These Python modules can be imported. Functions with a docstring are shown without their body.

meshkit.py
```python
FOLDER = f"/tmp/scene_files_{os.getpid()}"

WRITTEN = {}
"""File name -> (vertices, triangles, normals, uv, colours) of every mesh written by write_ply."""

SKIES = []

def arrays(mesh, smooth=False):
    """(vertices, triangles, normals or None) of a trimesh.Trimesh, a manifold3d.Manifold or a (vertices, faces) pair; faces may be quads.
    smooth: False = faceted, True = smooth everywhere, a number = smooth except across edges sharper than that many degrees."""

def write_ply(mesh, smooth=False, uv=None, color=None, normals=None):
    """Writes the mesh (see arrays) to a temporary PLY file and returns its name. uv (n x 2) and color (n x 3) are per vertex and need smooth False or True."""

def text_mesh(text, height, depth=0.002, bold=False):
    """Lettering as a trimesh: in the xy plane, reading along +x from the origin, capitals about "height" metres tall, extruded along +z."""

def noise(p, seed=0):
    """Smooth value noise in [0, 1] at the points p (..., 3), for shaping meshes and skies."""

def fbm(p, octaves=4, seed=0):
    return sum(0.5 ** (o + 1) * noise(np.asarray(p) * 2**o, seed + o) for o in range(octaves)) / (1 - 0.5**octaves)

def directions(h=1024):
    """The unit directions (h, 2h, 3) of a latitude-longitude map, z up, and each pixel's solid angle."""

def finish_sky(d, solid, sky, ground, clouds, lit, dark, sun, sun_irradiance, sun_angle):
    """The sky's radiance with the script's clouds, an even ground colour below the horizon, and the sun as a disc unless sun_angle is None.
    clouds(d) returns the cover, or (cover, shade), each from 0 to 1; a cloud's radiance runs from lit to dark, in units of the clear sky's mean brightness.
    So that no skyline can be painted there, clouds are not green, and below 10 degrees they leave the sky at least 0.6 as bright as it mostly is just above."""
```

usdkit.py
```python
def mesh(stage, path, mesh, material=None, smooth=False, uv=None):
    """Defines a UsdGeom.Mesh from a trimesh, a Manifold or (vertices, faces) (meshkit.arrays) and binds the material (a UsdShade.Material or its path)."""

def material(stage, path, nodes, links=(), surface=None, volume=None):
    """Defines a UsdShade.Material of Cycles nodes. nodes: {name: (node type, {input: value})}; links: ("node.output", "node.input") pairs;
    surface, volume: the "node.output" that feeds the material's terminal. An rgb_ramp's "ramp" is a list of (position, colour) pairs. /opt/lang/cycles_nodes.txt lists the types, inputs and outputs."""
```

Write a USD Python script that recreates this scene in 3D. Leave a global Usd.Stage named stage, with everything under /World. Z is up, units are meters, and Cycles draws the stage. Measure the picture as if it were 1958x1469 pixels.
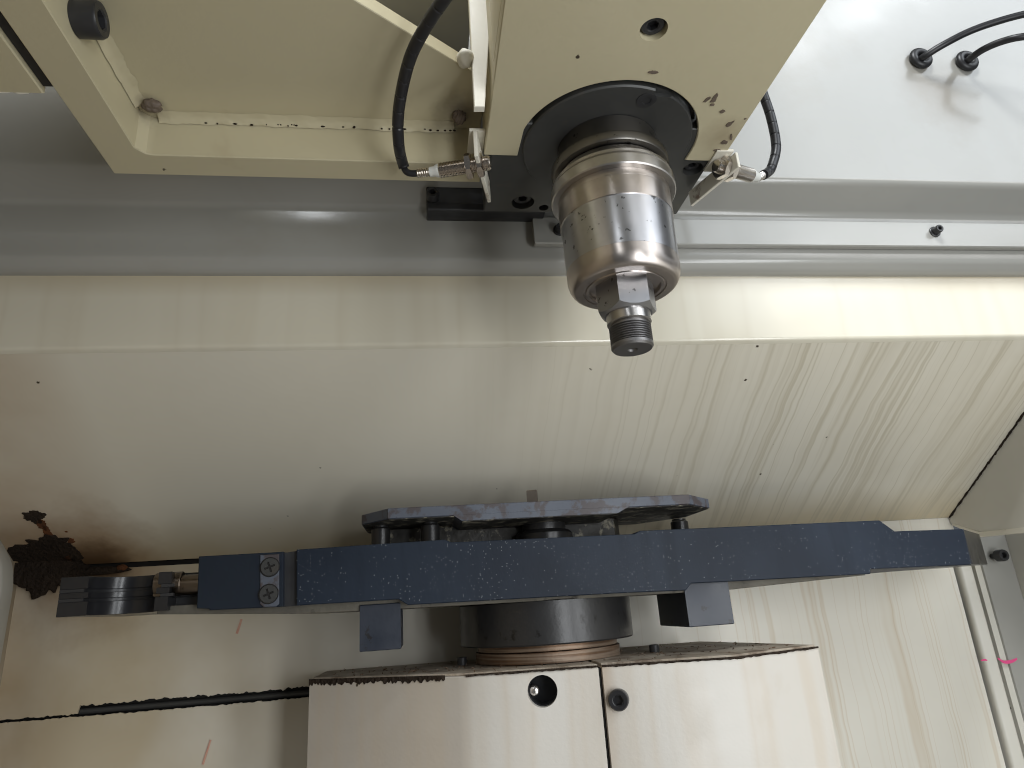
import math, random
import numpy as np, trimesh, manifold3d as m3, usdkit
from pxr import Usd, UsdGeom, UsdLux, UsdShade, Gf, Sdf, Vt
from shapely.geometry import Polygon
random.seed(7); rng = np.random.default_rng(7)

stage = Usd.Stage.CreateInMemory()
UsdGeom.SetStageUpAxis(stage, UsdGeom.Tokens.z); UsdGeom.SetStageMetersPerUnit(stage, 1.0)
W = UsdGeom.Xform.Define(stage, '/World'); stage.SetDefaultPrim(W.GetPrim())
CZ = 1.30                                    # camera height above the shop floor

# ---------------------------------------------------------------- camera
RM = np.array([[0.99013819, -0.12439455, -0.06443886],    # rows: right, down, forward
               [-0.02125561, 0.32125086, -0.94675556],
               [0.13847227, 0.93878852, 0.31543866]])
FPX, PC = 1275.0, (979.0, 734.5)
cam = UsdGeom.Camera.Define(stage, '/World/camera')
mt = np.eye(4); mt[0, :3] = RM[0]; mt[1, :3] = -RM[1]; mt[2, :3] = -RM[2]; mt[3, :3] = (0, 0, CZ)
cam.AddTransformOp().Set(Gf.Matrix4d(*mt.ravel().tolist()))
cam.CreateHorizontalApertureAttr(36.0); cam.CreateVerticalApertureAttr(27.0)
cam.CreateFocalLengthAttr(36.0 * FPX / 1958)
cam.CreateClippingRangeAttr(Gf.Vec2f(0.01, 100)); cam.CreateExposureAttr(0.0)

# ---------------------------------------------------------------- light
def node_mat(name, nodes, links, surface='p.BSDF'):
    return usdkit.material(stage, '/World/Looks/' + name, nodes, links, surface=surface)
dome = UsdLux.DomeLight.Define(stage, '/World/ambient_light')
UsdShade.MaterialBindingAPI.Apply(dome.GetPrim()).Bind(
    node_mat('ambient', {'b': ('background_shader', {'color': (0.86, 0.93, 1.0), 'strength': 0.10})}, [], surface='b.background'))
def rect(name, pos, target, w, h, col, power):
    l = UsdLux.RectLight.Define(stage, '/World/' + name)
    p = np.array(pos, float); z = p - np.array(target, float); z /= np.linalg.norm(z)
    x = np.cross((0, 0, 1), z); x /= np.linalg.norm(x); y = np.cross(z, x)
    t = np.eye(4); t[0, :3] = x; t[1, :3] = y; t[2, :3] = z; t[3, :3] = p + (0, 0, CZ)
    l.AddTransformOp().Set(Gf.Matrix4d(*t.ravel().tolist()))
    l.CreateWidthAttr(w); l.CreateHeightAttr(h); l.CreateColorAttr(Gf.Vec3f(*col)); l.CreateIntensityAttr(power)
for wi, wx in enumerate((2.2, 2.85, 3.55)):
    rect('window_light_right' + ('', '_second', '_third')[wi], (wx, -2.1, 1.55), (wx - 2.0, 0.6, 0.3), 0.5, 0.62, (1.0, 0.98, 0.95), 3.2)
rect('window_light_high', (3.1, -2.0, 2.75), (0.6, 0.6, 0.6), 3.2, 1.8, (0.86, 0.93, 1.0), 3.2)
rect('window_light_top', (3.4, -1.9, 4.15), (0.6, 0.6, 0.6), 1.8, 0.55, (0.92, 0.96, 1.0), 6.0)
rect('front_fill', (0.87, -0.27, -0.14), (0.60, 0.85, -0.05), 0.24, 0.9, (0.95, 0.98, 1.0), 7.4)  # added fill panel just behind the camera, lights the right side
rect('front_fill_left', (0.47, -0.47, -0.14), (0.56, 0.85, -0.05), 0.24, 0.9, (0.95, 0.98, 1.0), 9.4)  # second added fill panel, the pair gives twin strips on the hub
rect('strip_light', (-0.42, -1.2, 1.28), (0.167, 0.47, 0.28), 0.13, 0.55, (0.93, 0.97, 1.0), 13.0)
rect('rib_fill', (0.02, -0.55, 1.9), (0.0, 0.45, 0.4), 0.6, 0.4, (0.95, 0.98, 1.0), 48.0)  # added overhead fill, brightens the rib and the web edge

# ---------------------------------------------------------------- helpers: places
def ray(px, py):
    return RM.T @ np.array([px - PC[0], py - PC[1], FPX])
def onz(px, py, z): r = ray(px, py); return r * z / r[2]
def ony(px, py, y): r = ray(px, py); return r * y / r[1]
def onx(px, py, x): r = ray(px, py); return r * x / r[0]
def ony_(px, py, y): p = ony(px, py, y); return (float(p[0]), float(p[1]), float(p[2]) + CZ)
def XZ(pts, y): return [tuple(ony(a, b, y)[[0, 2]]) for a, b in pts]
def XY(pts, z): return [tuple(onz(a, b, z)[:2]) for a, b in pts]
def A(*v): return np.array(v, float)
def unit(v): v = np.asarray(v, float); return v / np.linalg.norm(v)

# ---------------------------------------------------------------- helpers: shapes
def inset(P, c):
    P = np.asarray(P, float); n = len(P); out = []
    for i in range(n):
        a, b, d = P[i - 1], P[i], P[(i + 1) % n]
        e1, e2 = unit(b - a), unit(d - b); n1, n2 = A(-e1[1], e1[0]), A(-e2[1], e2[0])
        k = n1 + n2; out.append(b + c * k / max(0.35, 1 + n1 @ n2))
    return np.array(out)
def prism(poly, h, c=0.0, holes=()):
    """polygon in xy extruded 0..h with both rims chamfered by c"""
    P = np.asarray(poly, float)
    if 0.5 * np.sum(P[:, 0] * np.roll(P[:, 1], -1) - np.roll(P[:, 0], -1) * P[:, 1]) < 0: P = P[::-1]
    if holes:
        return trimesh.creation.extrude_polygon(Polygon(P, holes), h)
    layers = [(P, 0), (P, h)] if c <= 0 else [(inset(P, c), 0), (P, c), (P, h - c), (inset(P, c), h)]
    n = len(P); V = np.vstack([np.column_stack([Q, np.full(n, z)]) for Q, z in layers]); F = []
    for l in range(len(layers) - 1):
        for i in range(n):
            a, b = l * n + i, l * n + (i + 1) % n
            F += [(a, b, b + n), (a, b + n, a + n)]
    tri = m3.triangulate([layers[0][0]]); top = (len(layers) - 1) * n
    F += [(t[2], t[1], t[0]) for t in tri] + [(t[0] + top, t[1] + top, t[2] + top) for t in tri]
    return trimesh.Trimesh(V, np.array(F), process=False)
def place(m, o, u, v, w):
    T = np.eye(4); T[:3, 0], T[:3, 1], T[:3, 2], T[:3, 3] = u, v, w, o
    m = m.copy(); m.apply_transform(T); return m
def prism_xz(poly, y0, y1, c=0.001): return place(prism(poly, y1 - y0, c), A(0, y1, 0), A(1, 0, 0), A(0, 0, 1), A(0, -1, 0))
def prism_xy(poly, z0, z1, c=0.001): return place(prism(poly, z1 - z0, c), A(0, 0, z0), A(1, 0, 0), A(0, 1, 0), A(0, 0, 1))
def prism_yz(poly, x0, x1, c=0.001): return place(prism(poly, x1 - x0, c), A(x0, 0, 0), A(0, 1, 0), A(0, 0, 1), A(1, 0, 0))
def box(x0, x1, y0, y1, z0, z1, c=0.001): return prism_xy([(x0, y0), (x1, y0), (x1, y1), (x0, y1)], z0, z1, c)
def frame(axis):
    w = unit(axis); a = A(0, 0, 1) if abs(w[2]) < 0.9 else A(1, 0, 0)
    u = unit(np.cross(a, w)); return u, np.cross(w, u), w
def on_axis(m, o, axis): return place(m, np.asarray(o, float), *frame(axis))
def lathe(prof, n=64):
    """closed solid of revolution about z; prof [(r, z)] from one end of the axis to the other"""
    prof = list(prof)
    if prof[0][0] > 0: prof = [(0.0, prof[0][1])] + prof
    if prof[-1][0] > 0: prof = prof + [(0.0, prof[-1][1])]
    a = np.arange(n) * 2 * math.pi / n; V, F = [], []
    for r, z in prof: V += [(r * math.cos(t), r * math.sin(t), z) for t in a]
    for l in range(len(prof) - 1):
        for i in range(n):
            p, q = l * n + i, l * n + (i + 1) % n
            F += [(p, q, q + n), (p, q + n, p + n)]
    m = trimesh.Trimesh(np.array(V), np.array(F), process=False); m.merge_vertices(); m.update_faces((m.faces[:, 0] != m.faces[:, 1]) & (m.faces[:, 1] != m.faces[:, 2]) & (m.faces[:, 0] != m.faces[:, 2])); m.remove_unreferenced_vertices()
    if m.volume < 0: m.invert()
    return m
def spline(P, k=10):
    P = np.asarray(P, float); Q = np.vstack([2 * P[0] - P[1], P, 2 * P[-1] - P[-2]]); out = []
    for i in range(1, len(Q) - 2):
        for t in np.linspace(0, 1, k, endpoint=False):
            p0, p1, p2, p3 = Q[i - 1:i + 3]
            out.append(0.5 * (2 * p1 + (p2 - p0) * t + (2 * p0 - 5 * p1 + 4 * p2 - p3) * t * t + (3 * p1 - p0 - 3 * p2 + p3) * t ** 3))
    out.append(P[-1]); return np.array(out)
def tube(P, r, n=16):
    P = np.asarray(P, float); k = len(P); r = np.broadcast_to(r, (k,)); T = np.gradient(P, axis=0); T /= np.linalg.norm(T, axis=1)[:, None]
    u = frame(T[0])[0]; V, F = [], []
    for i in range(k):
        u = unit(u - T[i] * (u @ T[i])); v = np.cross(T[i], u)
        V += [P[i] + r[i] * (math.cos(a) * u + math.sin(a) * v) for a in np.arange(n) * 2 * math.pi / n]
    for i in range(k - 1):
        for j in range(n):
            a, b = i * n + j, i * n + (j + 1) % n; F += [(a, b, b + n), (a, b + n, a + n)]
    V += [P[0], P[-1]]; c0, c1 = k * n, k * n + 1
    for j in range(n): F += [(c0, (j + 1) % n, j), (c1, (k - 1) * n + j, (k - 1) * n + (j + 1) % n)]
    return trimesh.Trimesh(np.array(V), np.array(F), process=False)
def mf(t):
    t = t.copy(); t.merge_vertices(); return m3.Manifold(m3.Mesh(np.asarray(t.vertices, np.float32), np.asarray(t.faces, np.uint32)))
def tm(m):
    q = m.to_mesh(); return trimesh.Trimesh(q.vert_properties[:, :3], q.tri_verts, process=False)
def cut(a, *bs):
    m = mf(a)
    for b in bs: m = m - mf(b)
    assert m.num_tri() > 0, (m.status(), mf(a).status())
    return tm(m)
def join(*a): return trimesh.util.concatenate(list(a))
def cap_screw(o, axis, r, h, n=40):
    """socket head, its base centre at o, the socket in the far end"""
    head = lathe([(r * 0.96, 0), (r, 0.03 * h), (r, h * 0.86), (r * 0.9, h), (0, h)], n)
    hexa = prism([(0.52 * r * math.cos(t), 0.52 * r * math.sin(t)) for t in np.arange(6) * math.pi / 3], h, 0); hexa.apply_translation((0, 0, h * 0.45))
    rim = lathe([(0.52 * r, h * 0.95), (0.60 * r, h * 1.01), (0, h * 1.01)], n)
    return on_axis(cut(head, hexa, rim), o, axis)
def lump(c, s, seed, amp=0.35, sub=3):
    m = trimesh.creation.icosphere(subdivisions=sub); v = m.vertices.copy(); r = np.random.default_rng(seed)
    d = sum(r.normal() * np.sin(v @ r.normal(size=3) * f + r.uniform(0, 6)) / f ** 0.6 for f in (2, 3, 4, 6, 8, 11, 15, 20))
    m.vertices = v * (1 + amp * 0.3 * d[:, None]) * np.asarray(s) + np.asarray(c); return m
def jag(x0, x1, lo, hi, n, seed, soft=0.5):
    """jagged dirt fringe as a polygon: straight on one side, ragged on the other, in (x, t)"""
    r = np.random.default_rng(seed); x = np.linspace(x0, x1, n); t = r.uniform(lo, hi, n)
    t = soft * t + (1 - soft) * np.convolve(np.pad(t, 2, mode='edge'), np.ones(5) / 5, 'valid')
    return x, t

# ---------------------------------------------------------------- helpers: objects
taken = {}
def numbered(path):
    k = taken.get(path, -1) + 1; taken[path] = k
    return path if k == 0 else f'{path}_{k:03d}'
def keys(prim, **kw):
    for k, v in kw.items():
        if v: prim.SetCustomDataByKey(k, v)
def put(path, mesh, mat, base, smooth):
    m = mesh.copy(); m.apply_translation(-np.asarray(base, float))
    return usdkit.mesh(stage, path, m, mat, smooth=smooth).GetPrim()
class Thing:
    def __init__(s, name, label, cat=None, group=None, kind=None): s.name, s.label, s.cat, s.group, s.kind, s.parts = name, label, cat, group, kind, []
    def add(s, part, mesh, mat, parent=None, label=None, smooth=35, kind=None):
        s.parts.append(dict(part=part, mesh=mesh, mat=mat, parent=parent, label=label, smooth=smooth, kind=kind)); return len(s.parts) - 1
    def build(s):
        b = np.array([p['mesh'].bounds for p in s.parts]); lo, hi = b[:, 0].min(0), b[:, 1].max(0)
        base = A((lo[0] + hi[0]) / 2, (lo[1] + hi[1]) / 2, lo[2])
        path = numbered('/World/' + s.name)
        if len(s.parts) == 1:
            p = s.parts[0]; pr = put(path, p['mesh'], p['mat'], base, p['smooth']); UsdGeom.Xformable(pr).AddTranslateOp().Set(Gf.Vec3d(*(base + (0, 0, CZ)).tolist()))
        else:
            x = UsdGeom.Xform.Define(stage, path); x.AddTranslateOp().Set(Gf.Vec3d(*(base + (0, 0, CZ)).tolist())); pr = x.GetPrim()
            made = []
            for p in s.parts:
                q = numbered((path if p['parent'] is None else made[p['parent']]) + '/' + p['part']); made.append(q)
                keys(put(q, p['mesh'], p['mat'], base, p['smooth']), label=p['label'], kind=p['kind'])
        keys(pr, label=s.label, category=s.cat, group=s.group, kind=s.kind)
def single(name, mesh, mat, label, cat=None, group=None, kind=None, smooth=35):
    t = Thing(name, label, cat, group, kind); t.add(name, mesh, mat, smooth=smooth); t.build()

# ---------------------------------------------------------------- materials
def paint(name, base, base2=None, rough=0.35, bump=0.03, bscale=260, streaks=(), spots=0.0, spot_col=(0.05, 0.035, 0.02), metallic=0.0,
          var=3.5, blotches=(), coat=0.0, spec=0.5, zones=(), stains=()):
    """base with large soft variation; streaks: (scale xyz, centre, width, colour, strength, (axis, from, to) mask);
    blotches: (scale, threshold lo, hi, colour, strength); zones: (axis, from, to, colour, strength)"""
    N = {'g': ('geometry', {}), 'p': ('principled_bsdf', {'metallic': metallic, 'coat_weight': coat, 'coat_roughness': 0.12, 'specular_ior_level': spec}), 's': ('separate_xyz', {})}
    L = [('g.position', 's.vector')]
    N['n0'] = ('noise_texture', {'scale': var, 'detail': 6.0, 'roughness': 0.6}); L.append(('g.position', 'n0.vector'))
    N['r0'] = ('rgb_ramp', {'ramp': [(0.3, base), (0.7, base2 or tuple(0.86 * x for x in base))]}); L.append(('n0.fac', 'r0.fac'))
    cur = 'r0.color'
    def blend(i, fac, col):
        nonlocal cur
        N[f'm{i}'] = ('mix', {'mix_type': 'mix', 'color2': col}); L.extend([(fac, f'm{i}.fac'), (cur, f'm{i}.color1')]); cur = f'm{i}.color'
    def mask(i, fac, m):
        ax, a, b = m
        N[f'k{i}'] = ('map_range', {'from_min': a, 'from_max': b, 'clamp': True, 'to_min': 0.0, 'to_max': 1.0}); L.append((f's.{ax}', f'k{i}.value'))
        N[f'q{i}'] = ('math', {'math_type': 'multiply'}); L.extend([(fac, f'q{i}.value1'), (f'k{i}.result', f'q{i}.value2')]); return f'q{i}.value'
    i = 0
    for ax, a, b, col, st in zones:
        i += 1; N[f'z{i}'] = ('noise_texture', {'scale': 5.0, 'detail': 5.0}); L.append(('g.position', f'z{i}.vector'))
        N[f'zr{i}'] = ('map_range', {'from_min': 0.3, 'from_max': 0.6, 'to_min': 0.25 * st, 'to_max': st, 'clamp': True}); L.append((f'z{i}.fac', f'zr{i}.value'))
        blend(i, mask(i, f'zr{i}.result', (ax, a, b)), col)
    for c, r0, r1, col, st, sq in stains:      # soft stain round a point, stretched by sq
        i += 1
        N[f'sp{i}'] = ('vector_math', {'math_type': 'subtract', 'vector2': c}); L.append(('g.position', f'sp{i}.vector1'))
        N[f'sq{i}'] = ('vector_math', {'math_type': 'multiply', 'vector2': sq}); L.append((f'sp{i}.vector', f'sq{i}.vector1'))
        N[f'sl{i}'] = ('vector_math', {'math_type': 'length'}); L.append((f'sq{i}.vector', f'sl{i}.vector1'))
        N[f'sn{i}'] = ('noise_texture', {'scale': 1.6 / r1, 'detail': 7.0, 'roughness': 0.65}); L.append(('g.position', f'sn{i}.vector'))
        N[f'sa{i}'] = ('math', {'math_type': 'multiply_add', 'value2': r1 * 1.1}); L.extend([(f'sn{i}.fac', f'sa{i}.value1'), (f'sl{i}.value', f'sa{i}.value3')])
        N[f'sr{i}'] = ('map_range', {'from_min': r0 + r1 * 0.5, 'from_max': r1 + r1 * 0.5, 'to_min': st, 'to_max': 0.0, 'clamp': True}); L.append((f'sa{i}.value', f'sr{i}.value'))
        blend(i, f'sr{i}.result', col)
    for sc, thr, wid, col, st, m in streaks:
        i += 1
        N[f'w{i}'] = ('noise_texture', {'scale': 9.0, 'detail': 3.0}); L.append(('g.position', f'w{i}.vector'))
        N[f'wv{i}'] = ('vector_math', {'math_type': 'multiply_add', 'vector2': (0.016, 0.0, 0.0)}); L.extend([(f'w{i}.color', f'wv{i}.vector1'), ('g.position', f'wv{i}.vector3')])
        N[f'mp{i}'] = ('mapping', {'scale': sc, 'location': (i * 3.7, i * 1.3, 0)}); L.append((f'wv{i}.vector', f'mp{i}.vector'))
        N[f't{i}'] = ('noise_texture', {'scale': 1.0, 'detail': 2.0, 'roughness': 0.45}); L.append((f'mp{i}.vector', f't{i}.vector'))
        N[f'd{i}'] = ('rgb_ramp', {'ramp': [(thr - wid, (0, 0, 0)), (thr - wid * 0.15, (st,) * 3), (thr + wid * 0.25, (st * 0.55,) * 3), (thr + wid, (0, 0, 0))]}); L.append((f't{i}.fac', f'd{i}.fac'))
        f = f'd{i}.color'
        if m: f = mask(i, f, m)
        blend(i, f, col)
    for sc, lo, hi, col, st in blotches:
        i += 1
        N[f't{i}'] = ('noise_texture', {'scale': sc, 'detail': 8.0, 'roughness': 0.62, 'distortion': 0.3}); L.append(('g.position', f't{i}.vector'))
        N[f'd{i}'] = ('map_range', {'from_min': lo, 'from_max': hi, 'to_min': 0.0, 'to_max': st, 'clamp': True}); L.append((f't{i}.fac', f'd{i}.value'))
        blend(i, f'd{i}.result', col)
    if spots > 0:
        i += 1
        N['v'] = ('voronoi_texture', {'scale': 42.0, 'randomness': 1.0}); L.append(('g.position', 'v.vector'))
        N['vw'] = ('separate_xyz', {}); L.append(('v.color', 'vw.vector'))
        N['vn'] = ('noise_texture', {'scale': 400.0, 'detail': 2.0}); L.append(('g.position', 'vn.vector'))
        N['va'] = ('math', {'math_type': 'multiply_add', 'value2': 0.16}); L.extend([('vn.fac', 'va.value1'), ('v.distance', 'va.value3')])
        N['vr'] = ('map_range', {'from_min': 0.13, 'from_max': 0.16, 'to_min': 1.0, 'to_max': 0.0, 'clamp': True}); L.append(('va.value', 'vr.value'))
        N['vt'] = ('math', {'math_type': 'less_than', 'value2': spots}); L.append(('vw.x', 'vt.value1'))
        N['vm'] = ('math', {'math_type': 'multiply'}); L.extend([('vr.result', 'vm.value1'), ('vt.value', 'vm.value2')])
        blend(i, 'vm.value', spot_col)
    L.append((cur, 'p.base_color'))
    N['rn'] = ('noise_texture', {'scale': 14.0, 'detail': 5.0}); L.append(('g.position', 'rn.vector'))
    N['rr'] = ('map_range', {'from_min': 0.3, 'from_max': 0.7, 'to_min': rough * 0.75, 'to_max': min(1, rough * 1.3)}); L.extend([('rn.fac', 'rr.value'), ('rr.result', 'p.roughness')])
    if bump > 0:
        N['bn'] = ('noise_texture', {'scale': bscale, 'detail': 3.0}); L.append(('g.position', 'bn.vector'))
        N['b'] = ('bump', {'strength': 1.0, 'distance': bump * 0.01}); L.extend([('bn.fac', 'b.height'), ('b.normal', 'p.normal')])
    return node_mat(name, N, L)

BROWN, RUST, TAN = (0.13, 0.085, 0.045), (0.16, 0.06, 0.022), (0.42, 0.31, 0.16)
M = {}
HC = onz(1385, 262, 0.374); HD = onz(880, 215, 0.4112); HE = onz(285, 205, 0.4112)
M['head'] = paint('head_cream_paint', (0.56, 0.505, 0.345), (0.53, 0.475, 0.32), rough=0.42, bump=0.012, spots=0.10, blotches=[(9, 0.62, 0.75, (0.40, 0.31, 0.19), 0.35)],
                  stains=[((HC[0], HC[1], HC[2] + CZ), 0.004, 0.028, (0.30, 0.23, 0.14), 0.5, (1.0, 1.0, 1.0)), ((HD[0], HD[1], HD[2] + CZ), 0.006, 0.030, (0.16, 0.13, 0.10), 0.7, (1.0, 1.0, 1.0)), ((HE[0], HE[1], HE[2] + CZ), 0.003, 0.018, (0.20, 0.16, 0.12), 0.6, (1.0, 1.0, 1.0))])
G1, G2 = ony_(1765, 165, 0.60), ony_(1815, 185, 0.60)
M['column'] = paint('column_white_paint', (0.34, 0.335, 0.31), (0.31, 0.305, 0.28), rough=0.24, bump=0.006, bscale=420, spots=0.03, blotches=[(5, 0.60, 0.8, (0.27, 0.24, 0.19), 0.5)], coat=0.5, stains=[(G1, 0.004, 0.045, (0.22, 0.18, 0.13), 0.35, (1.0, 1.0, 0.6)), (G2, 0.004, 0.05, (0.22, 0.18, 0.13), 0.4, (1.0, 1.0, 0.6))])
M['slant'] = paint('slanted_cream_paint', (0.68, 0.635, 0.525), (0.66, 0.625, 0.53), rough=0.36, bump=0.006, bscale=420, spots=0.07,
                   streaks=[((48, 0.5, 0.5), 0.50, 0.035, (0.48, 0.43, 0.32), 0.70, ('x', 0.05, 0.45)), ((95, 0.8, 0.8), 0.53, 0.04, (0.47, 0.42, 0.31), 0.20, ('x', 0.10, 0.5)), ((24, 0.6, 0.6), 0.46, 0.09, (0.50, 0.45, 0.34), 0.25, ('x', -0.1, 0.4))],
                   stains=[((-0.425, 0.925, CZ + 0.088), 0.028, 0.12, (0.24, 0.13, 0.05), 0.75, (1.0, 1.0, 1.0)), ((-0.41, 0.93, CZ + 0.085), 0.02, 0.055, (0.10, 0.055, 0.025), 0.9, (1.0, 1.0, 1.0))],
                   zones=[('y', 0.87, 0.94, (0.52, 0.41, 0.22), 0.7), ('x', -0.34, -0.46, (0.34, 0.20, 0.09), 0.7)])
M['band'] = paint('band_cream_paint', (0.66, 0.62, 0.50), (0.64, 0.60, 0.50), rough=0.14, bump=0.003, bscale=420, spots=0.02, streaks=[((20, 0.4, 0.4), 0.5, 0.10, (0.50, 0.43, 0.31), 0.18, None)],
                  zones=[('z', CZ + 0.322, CZ + 0.347, (0.42, 0.34, 0.21), 0.6)], coat=0.3)  # brown top zone paints in the shadow under the column lip
M['lower'] = paint('lower_cream_paint', (0.72, 0.685, 0.60), (0.70, 0.675, 0.60), rough=0.38, bump=0.006, bscale=420, spots=0.02,
                   streaks=[((30, 0.3, 0.3), 0.50, 0.010, (0.54, 0.43, 0.28), 0.5, ('x', 0.25, 0.45)), ((22, 0.3, 0.25), 0.46, 0.010, (0.54, 0.43, 0.29), 0.45, ('x', 0.2, 0.4)), ((55, 0.3, 0.4), 0.52, 0.03, (0.62, 0.55, 0.43), 0.22, ('x', 0.3, 0.5))],
                   stains=[((-0.425, 0.925, CZ + 0.088), 0.028, 0.12, (0.24, 0.13, 0.05), 0.75, (1.0, 1.0, 1.0)), ((-0.41, 0.93, CZ + 0.085), 0.02, 0.055, (0.10, 0.055, 0.025), 0.9, (1.0, 1.0, 1.0))],
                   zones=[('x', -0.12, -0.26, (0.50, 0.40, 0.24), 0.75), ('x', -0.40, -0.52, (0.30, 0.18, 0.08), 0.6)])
M['side'] = paint('side_wall_paint', (0.60, 0.58, 0.52), (0.58, 0.56, 0.49), rough=0.4, bump=0.008, spots=0.14, blotches=[(6, 0.55, 0.75, (0.40, 0.33, 0.22), 0.6)])
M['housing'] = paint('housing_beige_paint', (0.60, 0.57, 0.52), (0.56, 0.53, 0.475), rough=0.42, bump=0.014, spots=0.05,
                     streaks=[((22, 22, 0.4), 0.5, 0.09, (0.50, 0.41, 0.30), 0.32, None)], blotches=[(7, 0.62, 0.85, (0.40, 0.29, 0.18), 0.4)], zones=[('x', 0.046, 0.032, (0.42, 0.37, 0.31), 0.75)])  # left facet darkened in colour for its shade, along with brown stain
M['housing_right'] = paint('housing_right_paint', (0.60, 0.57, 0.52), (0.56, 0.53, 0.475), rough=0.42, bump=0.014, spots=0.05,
                     streaks=[((22, 22, 0.4), 0.5, 0.09, (0.50, 0.41, 0.30), 0.32, None)], blotches=[(7, 0.62, 0.85, (0.40, 0.29, 0.18), 0.4)], zones=[('x', 0.188, 0.176, (0.36, 0.24, 0.14), 0.8), ('x', 0.30, 0.345, (0.50, 0.45, 0.39), 0.6)])  # seam zone is rust stain; chamfer zone paints in shade with some dirt
M['housing_top'] = paint('housing_top_grimy_paint', (0.50, 0.44, 0.36), (0.32, 0.25, 0.18), rough=0.6, bump=0.08, bscale=400, var=25, spots=0.35, blotches=[(40, 0.5, 0.65, (0.13, 0.085, 0.055), 0.8)])
M['guard'] = paint('guard_dull_paint', (0.40, 0.385, 0.34), (0.34, 0.32, 0.27), rough=0.5, bump=0.008, spots=0.1)
M['chip'] = paint('chipped_primer', (0.17, 0.13, 0.10), (0.10, 0.075, 0.055), rough=0.7, bump=0.02, var=60)
M['bed'] = paint('oily_bed', (0.20, 0.19, 0.17), (0.12, 0.11, 0.10), rough=0.5, bump=0.02)
M['left'] = paint('dirty_left_wall', (0.36, 0.31, 0.23), (0.24, 0.18, 0.11), rough=0.6, bump=0.01, var=9)
M['bracket'] = paint('bracket_white_paint', (0.72, 0.69, 0.60), (0.66, 0.62, 0.52), rough=0.45, bump=0.01, spots=0.1, blotches=[(45, 0.58, 0.64, RUST, 0.7)])
M['gusset'] = paint('gusset_cream_paint', (0.74, 0.71, 0.62), (0.70, 0.66, 0.55), rough=0.4, bump=0.008, spots=0.03)
M['black_oxide'] = paint('black_oxide_steel', (0.022, 0.022, 0.024), (0.038, 0.038, 0.040), rough=0.34, bump=0.006, var=14, spec=0.4)
M['flange'] = paint('flange_dark_steel', (0.045, 0.046, 0.046), (0.065, 0.065, 0.062), rough=0.46, bump=0.006, var=12, metallic=0.3, blotches=[(30, 0.62, 0.75, (0.10, 0.08, 0.06), 0.5)])
M['black'] = paint('black_rubber', (0.012, 0.012, 0.014), (0.018, 0.018, 0.02), rough=0.38, bump=0.004, var=30)
M['void'] = paint('dark_gap', (0.01, 0.009, 0.008), (0.014, 0.012, 0.01), rough=0.8, bump=0)
M['arm'] = paint('arm_blued_steel', (0.006, 0.011, 0.019), (0.011, 0.018, 0.030), rough=0.48, bump=0.01, var=9, spec=0.3,
                 streaks=[((45, 1, 3), 0.5, 0.06, (0.009, 0.014, 0.026), 0.7, None)])
M['block'] = paint('block_dark_steel', (0.017, 0.022, 0.034), (0.028, 0.034, 0.050), rough=0.42, bump=0.01, var=14, blotches=[(42, 0.60, 0.63, (0.010, 0.009, 0.010), 0.95)])
M['plate'] = paint('plate_blued_steel', (0.090, 0.102, 0.128), (0.07, 0.08, 0.104), rough=0.45, bump=0.012, var=20, blotches=[(38, 0.50, 0.56, (0.055, 0.042, 0.042), 0.9)])
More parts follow.
